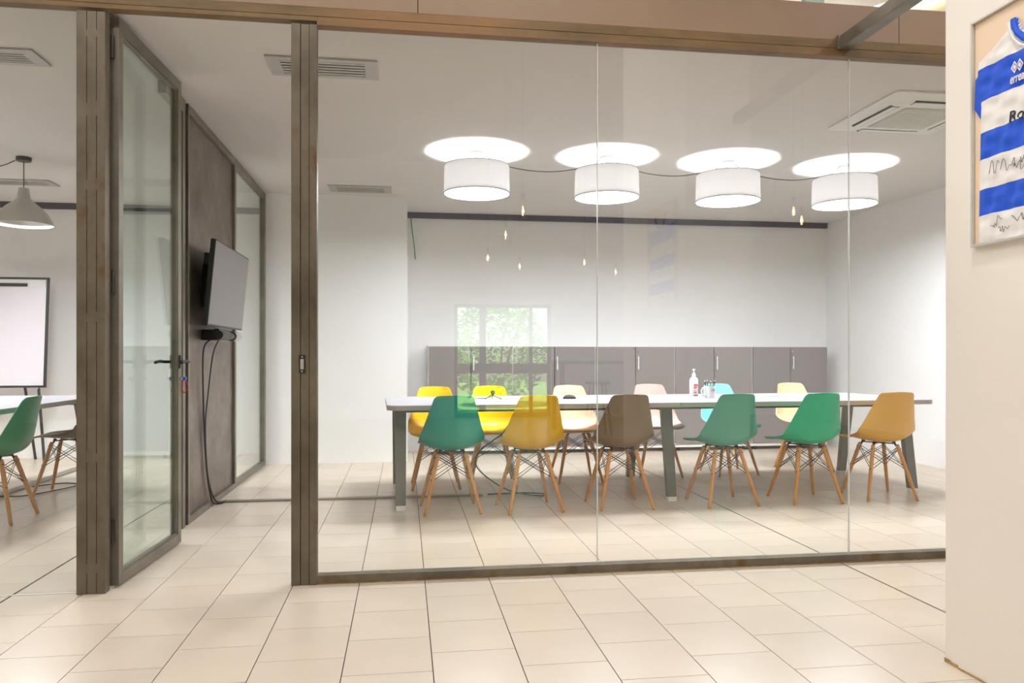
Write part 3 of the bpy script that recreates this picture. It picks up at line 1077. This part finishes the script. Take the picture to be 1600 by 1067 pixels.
lamp_x = [0.590, 1.690, 2.765, 3.850]
LY = 6.22
lab_l = ['nearest the white wall block', 'second from the white wall block', 'second from the side wall', 'nearest the side wall']
for i, lx in enumerate(lamp_x):
    L = thing('drum_lamp', 'white fabric drum ceiling lamp over the table, %s' % lab_l[i], 'lamp', (lx, LY, ZC), 0, 'drum lamps over the long table')
    MB().lathe([(0, -0.028), (0.05, -0.028), (0.055, -0.022), (0.055, -0.0005), (0, -0.0005)], n=24).build('canopy', M_WHITE, L, smooth=True, merge=True)
    MB().cyl((0, 0, -0.028), (0, 0, -0.20), 0.004, n=8).build('stem', M_WHITE, L, smooth=True)
    r0, r1, za, zb = 0.272, 0.266, -0.345, -0.120
    sh = MB().lathe([(r0, za), (r1, zb), (r1 - 0.003, zb), (r0 - 0.003, za)], n=56, closed=True).build('shade', M_SHADE, L, smooth=True)
    for rr_, zz in ((r0, za), (r1, zb)):
        MB().lathe([(rr_ + 0.0015, zz - 0.002), (rr_ + 0.0015, zz + 0.003), (rr_ - 0.004, zz + 0.003), (rr_ - 0.004, zz - 0.002)], n=56, closed=True).build('shade_rim', M_SRIM, sh, smooth=True)
    MB().lathe([(0, za + 0.012), (r0 - 0.006, za + 0.012), (r0 - 0.006, za + 0.016), (0, za + 0.016)], n=48).build('diffuser', M_DIFF, L, merge=True)
    b = MB()
    for a in range(3):
        b.cyl((0, 0, zb - 0.02), ((r1 - 0.003) * math.cos(a * 2.094 + 0.5), (r1 - 0.003) * math.sin(a * 2.094 + 0.5), zb - 0.004), 0.0025, n=6)
    b.build('shade_spider', M_WHITE, L)
    MB().lathe([(0, -0.285), (0.02, -0.28), (0.03, -0.26), (0.028, -0.24), (0.015, -0.215), (0.013, -0.195), (0, -0.195)], n=16).build('bulb', M_BULB, L, smooth=True, merge=True)
    light('bulb_light', 'POINT', (0.0, 0.0, -0.292), LAMP_IN, (0.93, 0.96, 1.0), L, 0.035)
    light('disc_light', 'AREA', (0, 0, za + 0.009), LAMP_DOWN, (0.93, 0.96, 1.0), L, 0.5)
for i in range(3):
    a, c = lamp_x[i], lamp_x[i + 1]
    pts = [(a + 0.062, LY, ZC - 0.022), (a + 0.18, LY, ZC - 0.09), (a + 0.40, LY, ZC - 0.135), (a + 0.62, LY, ZC - 0.142), (c - 0.28, LY, ZC - 0.115), (c - 0.11, LY, ZC - 0.07), (c - 0.062, LY, ZC - 0.022)]
    o = MB().tube(spline(pts), 0.0035, 6).build('lamp_cable', M_CABLE, smooth=True)
    tag(o, ['black cable sagging between the two drum lamps closest to the white wall block', 'black cable sagging between the two middle drum lamps', 'black cable sagging between the two drum lamps closest to the side wall'][i], 'cable', 'swagged lamp cables')


def pendant(x, y, label, first):
    L = thing('dome_pendant', label, 'lamp', (x, y, ZC), 0, 'metal dome pendants')
    MB().lathe([(0, -0.035), (0.052, -0.035), (0.058, -0.03), (0.058, -0.0005), (0, -0.0005)], n=24).build('canopy', M_BLACK, L, smooth=True, merge=True)
    MB().cyl((0, 0, -0.035), (0, 0, -0.262), 0.004, n=8).build('cord', M_CABLE, L, smooth=True)
    MB().lathe([(0.004, -0.26), (0.038, -0.262), (0.05, -0.35), (0.075, -0.375), (0.13, -0.42), (0.18, -0.475), (0.212, -0.535), (0.222, -0.57),
                (0.217, -0.57), (0.206, -0.535), (0.174, -0.478), (0.125, -0.424), (0.07, -0.38), (0.045, -0.352), (0.004, -0.352)], n=40).build('dome_shade', M_ALU, L, smooth=True, merge=True)
    bm = bmesh.new()
    bmesh.ops.create_uvsphere(bm, u_segments=20, v_segments=12, radius=0.05)
    me = bpy.data.meshes.new('bulb')
    bm.to_mesh(me)
    bm.free()
    me.materials.append(M_BULB)
    me.shade_smooth()
    link('bulb', me, L, (0, 0, -0.47))
    light('bulb_light', 'AREA', (0, 0, -0.545), PENDANT_W, (0.97, 0.985, 1.0), L, 0.36)


pendant(-3.19, 6.93, 'spun metal dome pendant above the table by the flipchart', True)
pendant(-4.35, 6.6, 'spun metal dome pendant at the far side of the flipchart room', False)
pendant(-3.4, 5.2, 'spun metal dome pendant closest to the glass front', False)
o = MB().tube(spline([(-3.252, 6.92, ZC - 0.03), (-3.36, 6.86, ZC - 0.10), (-3.6, 6.8, ZC - 0.13), (-4.1, 6.66, ZC - 0.10), (-4.31, 6.6, ZC - 0.02)]), 0.004, 6).build('pendant_cable', M_CABLE, smooth=True)
tag(o, 'black cable swagged from the metal dome pendant', 'cable')

# ------------------------------------------------------------------ television on the sheet metal panel
TVT = math.asin(0.055 / 0.585)
tv = thing('television', 'flat grey screen television tilted out from the sheet metal panel', 'television', (-1.285, 5.875, 1.618))
tv.rotation_euler = (0, TVT, 0)
tw, thh = 0.545, 0.2925
MB().box(-0.032, -0.004, -tw, tw, -thh, thh).build('casing', M_BLACK, tv, bevel=0.003)
MB().box(-0.004, 0.001, -tw, tw, -thh, thh).build('bezel', M_BLACK, tv, bevel=0.0005)
MB().box(0.001, 0.0022, -tw + 0.009, tw - 0.009, -thh + 0.012, thh - 0.009).build('screen', M_SCREEN, tv)
br = MB().box(-0.130, -0.122, -0.30, 0.30, -0.12, 0.14).build('wall_bracket', M_BLACKM, tv)
for yy in (-0.25, 0.25):
    MB().box(-0.124, -0.032, yy - 0.02, yy + 0.02, -0.16, 0.20).build('bracket_arm', M_BLACK, br, bevel=0.004)
MB().box(-0.08, -0.031, -0.49, -0.42, 0.12, 0.20).build('cable_clip', M_BLACK, tv, bevel=0.008)

cm = thing('conference_camera', 'black and silver camera bar fixed below the television', 'camera', (-1.315, 5.68, 1.268))
MB().cyl((0.02, -0.12, 0.0), (0.02, 0.18, 0.0), 0.032, n=24).build('camera_body', M_BLACK, cm, smooth=True)
MB().cyl((0.02, 0.18, 0.0), (0.02, 0.26, 0.0), 0.026, n=24).build('lens_barrel', M_STRIKE, cm, smooth=True)
MB().cyl((0.02, 0.30, 0.0), (0.03, 0.42, 0.0), 0.037, n=24).build('speaker_end', M_CHROME, cm, smooth=True)
MB().cyl((0.02, 0.26, 0.0), (0.02, 0.30, 0.0), 0.020, n=16).build('neck', M_BLACK, cm, smooth=True)
MB().box(-0.12, -0.005, 0.0, 0.09, -0.035, 0.042).build('mount', M_BLACK, cm, bevel=0.004)
MB().box(-0.015, 0.02, -0.10, 0.24, 0.028, 0.044).build('top_strap', M_BLACK, cm, bevel=0.003)

for k, pts in enumerate(([(-1.36, 5.60, 1.235), (-1.405, 5.60, 1.15), (-1.42, 5.66, 0.8), (-1.42, 5.72, 0.4), (-1.415, 5.82, 0.12), (-1.40, 5.90, 0.02), (-1.36, 6.02, 0.012)],
                         [(-1.35, 5.80, 1.235), (-1.39, 5.80, 1.12), (-1.42, 5.78, 0.82), (-1.424, 5.73, 0.62), (-1.42, 5.76, 0.3), (-1.41, 5.86, 0.10), (-1.38, 5.95, 0.012), (-1.35, 6.05, 0.012)])):
    o = MB().tube(spline(pts), 0.0055, 6).build('television_cable', M_CABLE, smooth=True)
    tag(o, ['dark cable hanging from the camera bar mount straight down the metal panel', 'dark cable curving from the lens end of the camera bar to the floor'][k], 'cable', 'television cables')
o = MB().prism([(-1.41, 6.02), (0.62, 6.02), (0.62, 6.08), (-1.41, 6.08)], 0.0, 0.014).build('cable_cover', M_RACE, bevel=0.004)
tag(o, 'grey floor cable cover running from the metal panel under the long table', 'cable cover')
o = MB().tube(spline([(0.90, 6.10, 0.69), (0.80, 6.12, 0.5), (0.60, 6.1, 0.35), (0.58, 6.05, 0.22), (0.80, 5.98, 0.06), (1.05, 5.93, 0.010), (1.12, 6.0, 0.010), (0.95, 6.07, 0.010), (0.66, 6.05, 0.010)]), 0.0055, 6).build('table_cable', M_CABLE, smooth=True)
tag(o, 'black cable looping from under the long table to the floor', 'cable')
o = MB().prism([(-3.25, 6.3), (-3.16, 6.3), (-3.16, YB), (-3.25, YB)], 0.0, 0.014).build('cable_cover', M_RACE, bevel=0.004)
tag(o, 'grey floor cable cover under the table by the flipchart', 'cable cover')
o = MB().tube(spline([(-3.18, 6.45, 0.02), (-3.0, 6.5, 0.009), (-2.85, 6.75, 0.009), (-2.78, 7.0, 0.009), (-2.95, 7.1, 0.009), (-3.13, 6.95, 0.009)]), 0.006, 6).build('floor_cable', M_CABLE, smooth=True)
tag(o, 'dark cable coiled on the tiles below the brown chair', 'cable')
o = MB().tube(spline([(0.075, YB - 0.03, 2.735), (0.08, YB - 0.06, 2.66), (0.10, YB - 0.045, 2.5), (0.115, YB - 0.04, 2.38), (0.125, YB - 0.03, 2.25)]), 0.006, 6).build('green_wire', M_GREENW, smooth=True)
tag(o, 'short green wire dangling from the navy rail', 'wire')

# ------------------------------------------------------------------ flipchart
fc = thing('flipchart', 'white flipchart board with black frame on tripod legs', 'flipchart', (-4.06, 8.5, 0))
X0, X1, Z0, Z1 = -0.36, 0.36, 0.79, 1.945
Mx = Matrix.Translation((0, 0, Z0)) @ Matrix.Rotation(R(-4), 4, 'X') @ Matrix.Translation((0, 0, -Z0))
MB().box(X0 + 0.02, X1 - 0.02, -0.008, 0.012, Z0 + 0.02, Z1 - 0.02, Mx).build('board', M_BOARD, fc)
b = MB()
b.box(X0, X0 + 0.022, -0.014, 0.016, Z0, Z1, Mx)
b.box(X1 - 0.022, X1, -0.014, 0.016, Z0, Z1, Mx)
b.box(X0, X1, -0.014, 0.016, Z1 - 0.022, Z1, Mx)
b.box(X0, X1, -0.014, 0.016, Z0, Z0 + 0.022, Mx)
b.build('board_frame', M_BLACK, fc, bevel=0.003)
cl = MB().box(X0 + 0.03, X1 - 0.03, -0.016, -0.008, Z1 - 0.105, Z1 - 0.03, Mx).build('clamp_bar', M_WHITE, fc)
MB().box(X0 + 0.04, X1 - 0.20, -0.03, -0.016, Z1 - 0.10, Z1 - 0.065, Mx).build('clamp_lever', M_BLACK, cl, bevel=0.008)
for p0, p1 in (((0.28, 0.02, 0.80), (0.40, -0.12, 0.0)), ((-0.28, 0.02, 0.80), (-0.40, -0.12, 0.0)), ((0.08, 0.05, 1.2), (0.10, 0.36, 0.0))):
    MB().cyl(p0, p1, 0.014, n=10).build('leg', M_BLACK, fc, smooth=True)
for sx in (-0.28, 0.28):
    MB().cyl((sx, 0.02, 0.77), (sx, 0.02, 0.81), 0.018, n=10).build('leg_collar', M_CHROME, fc, smooth=True)

# ------------------------------------------------------------------ framed jersey on the cream wall
fj = thing('framed_jersey', 'blue and white hooped sports jersey in a silver frame on the cream wall', 'picture', (1.965, 0, 0))
FY0, FY1, FZ0, FZ1 = 1.75, 2.378, 1.495, 2.273
MB().box(-0.012, -0.0005, FY0 + 0.01, FY1 - 0.01, FZ0 + 0.01, FZ1 - 0.01).build('mount_board', M_MOUNT, fj)
for q in ((FY0, FY0 + 0.008, FZ0, FZ1), (FY1 - 0.008, FY1, FZ0, FZ1), (FY0 + 0.008, FY1 - 0.008, FZ0, FZ0 + 0.009), (FY0 + 0.008, FY1 - 0.008, FZ1 - 0.009, FZ1)):
    MB().box(-0.024, -0.0005, *q).build('frame_bar', M_FRAME, fj, bevel=0.002)
JC = 2.067


def jersey_half(z):
    """half width of the body outline at height z, and inner gap for the neck"""
    if z > 2.13:
        t = (z - 2.13) / 0.075
        return 0.282 - 0.155 * t ** 0.6
    if z > 1.98:
        return 0.282 + 0.006 * math.sin((z - 1.98) * 20)
    return 0.272 + 0.012 * (1.98 - z) / 0.5


b = MB()
NZ, NY = 60, 64
vs, fs = [], []
rj = random.Random(11)
ph = [rj.uniform(0, 6.28) for _ in range(12)]
for i in range(NZ + 1):
    z = 1.505 + (2.205 - 1.505) * i / NZ
    hw = jersey_half(z)
    for k in range(NY + 1):
        s = -1 + 2 * k / NY
        neck = 0.0
        yy = JC + hw * s
        wr = 0.0022 * math.sin(yy * 70 + z * 45 + ph[0]) + 0.0018 * math.sin(yy * 38 - z * 95 + ph[1]) + 0.0012 * math.sin(yy * 140 + z * 30 + ph[2]) + 0.0014 * math.sin(z * 150 + yy * 26 + ph[3])
        edge = min(1.0, (1 - abs(s)) * 12)
        vs.append((-0.0135 - (0.006 + wr) * edge ** 0.5, yy, z))
for i in range(NZ):
    for k in range(NY):
        z = 1.505 + 0.7 * (i + 0.5) / NZ
        s = -1 + 2 * (k + 0.5) / NY
        yy = jersey_half(z) * s
        if z > 2.105 and abs(yy) < 0.118 * math.sqrt(max(0, (z - 2.105) / 0.1)):
            continue
        fs.append((i * (NY + 1) + k, i * (NY + 1) + k + 1, (i + 1) * (NY + 1) + k + 1, (i + 1) * (NY + 1) + k))
b.add(vs, fs)
# sheets facing the lobby (-X)
js = b.build('jersey_body', M_JERSEY, fj, smooth=True, fix=False)
# sleeves folded behind, darker blue sliver beside the body
for sg in (-1, 1):
    b = MB()
    y1 = JC + sg * 0.283
    y2 = JC + sg * 0.295
    b.add([(-0.0134, y1 - sg * 0.03, 2.10), (-0.0134, y2, 2.07), (-0.0134, y2 + sg * 0.004, 1.97), (-0.0134, y1 - sg * 0.01, 1.93),
           (-0.016, y1 - sg * 0.03, 2.10), (-0.016, y2, 2.07), (-0.016, y2 + sg * 0.004, 1.97), (-0.016, y1 - sg * 0.01, 1.93)],
          [(0, 1, 2, 3), (7, 6, 5, 4), (0, 4, 5, 1), (1, 5, 6, 2), (2, 6, 7, 3), (3, 7, 4, 0)])
    b.build('sleeve', M_BLUE, fj)
# collar ring
pts = []
for k in range(13):
    a = PI + PI * k / 12
    pts.append((-0.020, JC + 0.123 * math.cos(a), 2.205 + 0.103 * math.sin(a)))
MB().tube(pts, 0.011, 8).build('collar', M_BLUE, fj, smooth=True)
pts = [(-0.020, JC + (p[1] - JC) * 1.17, 2.205 + (p[2] - 2.205) * 1.2) for p in pts]
MB().tube(pts, 0.006, 8).build('collar_trim', M_FABW, fj, smooth=True)
# print: text plane facing -X, reading towards -Y
TXT = Matrix(((0, 0, -1, -0.0235), (-1, 0, 0, 0), (0, 1, 0, 0), (0, 0, 0, 1)))


def jtext(name, s, size, yleft, z, m, shear=0.0, sx=1.0):
    Mt = Matrix.Translation((0, yleft, z)) @ TXT @ Matrix.Diagonal((sx, 1, 1, 1))
    return text_mesh(name, s, size, m, Mt, fj, shear)


jtext('maker_print', 'errea', 0.042, 2.204, 1.999, M_FABW, 0.2, 0.62)
jtext('sponsor_print', 'Ro', 0.050, 2.210, 1.876, M_INK, 0.1, 1.1)
b = MB()
for yc, zc in ((2.184, 2.048), (2.163, 2.048)):
    for r_o, r_i in ((0.015, 0.010), (0.007, 0.0)):
        for (sa, sb) in ((1, 1), (1, -1), (-1, -1), (-1, 1)):
            if r_i > 0:
                b.add([(-0.0245, yc + sa * r_o, zc), (-0.0245, yc, zc + sb * r_o * 1.35), (-0.0245, yc, zc + sb * r_i * 1.35), (-0.0245, yc + sa * r_i, zc)], [(0, 1, 2, 3)])
            else:
                b.add([(-0.0245, yc + sa * r_o, zc), (-0.0245, yc, zc + sb * r_o * 1.35), (-0.0245, yc, zc)], [(0, 1, 2)])
b.build('maker_emblem', M_FABW, fj, fix=False)
for k in range(11):
    b = MB()
    yy = 2.30 - 0.045 * (k % 6) - rj.uniform(0, 0.015)
    zz = (1.735 if k < 6 else 1.548) + rj.uniform(-0.025, 0.025)
    pts = []
    for q in range(9):
        yy -= rj.uniform(0.001, 0.011)
        pts.append((-0.0245, yy, zz + rj.uniform(-0.022, 0.022)))
    b.tube(spline(pts, 5), 0.0009, 4)
    b.build('signature', M_INK, fj)

# ------------------------------------------------------------------ loft above the fascia
o = MB().box(3.60, 3.78, 6.42, 6.5, 2.92, 4.6).build('trim_5', M_GREENGREY, bevel=0.004)
tag(o, 'grey green window post in the loft above the fascia', 'window post', kind='structure')
o = MB().tube([(3.7, 5.7, 3.75), (4.6, 5.4, 4.02), (5.8, 5.0, 4.35)], 0.17, 20).build('ventilation_duct', M_DUCT, smooth=True)
tag(o, 'cream round duct rising through the loft', 'duct')

# ------------------------------------------------------------------ lobby globes and furniture behind the camera, added fill lamps overhead
GP = [(1.159, 0.26, 2.55, 0.125), (1.20, -1.34, 2.57, 0.10), (1.257, -3.84, 2.61, 0.10), (1.827, -4.34, 2.555, 0.10), (2.887, -4.34, 2.635, 0.10),
      (3.553, -4.84, 2.545, 0.10), (4.337, -0.34, 2.748, 0.11), (4.30, -0.10, 2.60, 0.10), (3.366, -2.34, 2.75, 0.10)]
for gx, gy, gz, gr_ in GP:
    g = thing('globe_pendant', 'clear glass globe pendant with a glowing filament bulb in the lobby', 'lamp', (gx, gy, gz), 0, 'filament globe pendants')
    prof = [(gr_ * math.sin(PI * k / 16), -gr_ * math.cos(PI * k / 16)) for k in range(16)]
    prof = [(max(r, 0.0), z) for r, z in prof] + [(0.022, gr_)]
    MB().lathe(prof, n=28).build('globe', M_GLOBE, g, smooth=True, merge=True)
    MB().cyl((0, 0, gr_ - 0.005), (0, 0, gr_ + 0.05), 0.022, n=14).build('socket', M_BLACK, g, smooth=True)
    MB().cyl((0, 0, gr_ + 0.05), (0, 0, ZL - gz - 0.001), 0.003, n=6).build('cord', M_CABLE, g)
    MB().lathe([(0, -0.05), (0.006, -0.045), (0.008, -0.02), (0.007, 0.02), (0.005, 0.05), (0, 0.05)], n=10).build('filament', M_FILA, g, smooth=True, merge=True)
    light('filament_light', 'POINT', (0, 0, 0), GLOBE_W, (1.0, 0.74, 0.45), g, 0.012)

for lx, ly in ((-4.2, 1.2), (-1.6, 1.2), (0.7, 1.2), (4.4, 1.2), (3.6, 5.2), (-0.6, 5.2)):  # out-of-view fill luminaires, added to brighten the lobby and the loft
    g = thing('fill_luminaire', 'added round fill luminaire on the lobby ceiling, out of view', 'lamp', (lx, ly, ZL), 0, 'added fill luminaires')
    MB().lathe([(0, -0.06), (0.29, -0.06), (0.30, -0.05), (0.30, -0.0005), (0, -0.0005)], n=36).build('housing', M_WHITE, g, smooth=True, merge=True)
    MB().lathe([(0, -0.066), (0.27, -0.066), (0.27, -0.0605), (0, -0.0605)], n=36).build('diffuser', M_FILL_LUM, g, merge=True)
    light('fill_light', 'AREA', (0, 0, -0.07), LOBBY_FILL_W, (1.0, 0.975, 0.95), g, 0.55)

# tall desk with stools, mirrored in the glass over the cabinets
dk = thing('high_desk', 'tall dark wooden desk in the lobby', 'desk', (3.3, -3.4, 0))
MB().box(-1.1, 1.1, -0.35, 0.35, 1.0, 1.05).build('desk_top', M_DESK, dk, bevel=0.004)
for sx in (-1.04, 1.04):
    for sy in (-0.3, 0.3):
        MB().box(sx - 0.03, sx + 0.03, sy - 0.03, sy + 0.03, 0, 1.0).build('leg', M_BLACK, dk)
for k, sx in enumerate((2.7, 3.6)):
    s = thing('bar_stool', 'black bar stool at the tall lobby desk', 'stool', (sx, -2.75, 0), 0, 'bar stools at the lobby desk')
    MB().lathe([(0, 0.72), (0.17, 0.72), (0.18, 0.735), (0.175, 0.76), (0, 0.765)], n=24).build('seat', M_BLACK, s, smooth=True, merge=True)
    for a in range(4):
        t = PI / 4 + a * PI / 2
        MB().cyl((0.12 * math.cos(t), 0.12 * math.sin(t), 0.72), (0.22 * math.cos(t), 0.22 * math.sin(t), 0), 0.014, n=8).build('leg', M_BLACK, s, smooth=True)
    MB().lathe([(0.196, 0.27), (0.204, 0.27), (0.204, 0.285), (0.196, 0.285)], n=24, closed=True).build('foot_ring', M_CHROME, s, smooth=True)

# garden outside the entrance
o = MB().box(-8, 12, -26, LY0 - 0.15, -0.2, -0.05).build('ground', M_GRASS)
tag(o, 'sunlit lawn outside the glazed entrance', 'lawn', kind='structure')


def shrub(x, y, rad, h, seed, label):
    s = thing('garden_shrub', label, 'shrub', (x, y, -0.05), 0, 'shrubs outside the entrance')
    rs = random.Random(seed)
    b = MB()
    for k in range(5):
        a = rs.uniform(0, 6.28)
        b.tube([(0.05 * math.cos(a), 0.05 * math.sin(a), 0), (rad * 0.3 * math.cos(a), rad * 0.3 * math.sin(a), h * 0.5), (rad * 0.6 * math.cos(a), rad * 0.6 * math.sin(a), h * 0.85)], 0.025, 6)
    b.build('stem', M_BARK, s)
    b = MB()
    for k in range(2600):
        u, v, w = rs.gauss(0, 1), rs.gauss(0, 1), rs.gauss(0, 1)
        n = math.sqrt(u * u + v * v + w * w)
        q = rs.uniform(0.55, 1.0) ** 0.6
        p = Vector((u / n * rad * q, v / n * rad * q, h * 0.5 + w / n * h * 0.5 * q))
        if p.z < 0.02:
            continue
        a = Vector((rs.uniform(-1, 1), rs.uniform(-1, 1), rs.uniform(-0.6, 0.6))).normalized() * 0.075
        c = a.orthogonal().normalized() * 0.03
        b.add([p - a, p + c, p + a, p - c], [(0, 1, 2, 3)])
    f = b.build('foliage', M_LEAF, s, fix=False)
    f['kind'] = 'stuff'


shrub(0.0, -8.6, 0.95, 1.7, 1, 'rounded green shrub straight outside the entrance')
shrub(2.1, -9.8, 1.2, 2.6, 2, 'tall green shrub outside the entrance')
shrub(4.1, -8.8, 0.95, 2.0, 3, 'bushy green shrub beside the tall one outside the entrance')
shrub(-1.6, -11.4, 1.4, 3.0, 4, 'big leafy shrub behind the rounded one outside the entrance')
shrub(5.6, -11.8, 1.5, 3.2, 5, 'large leafy shrub at the garden edge')
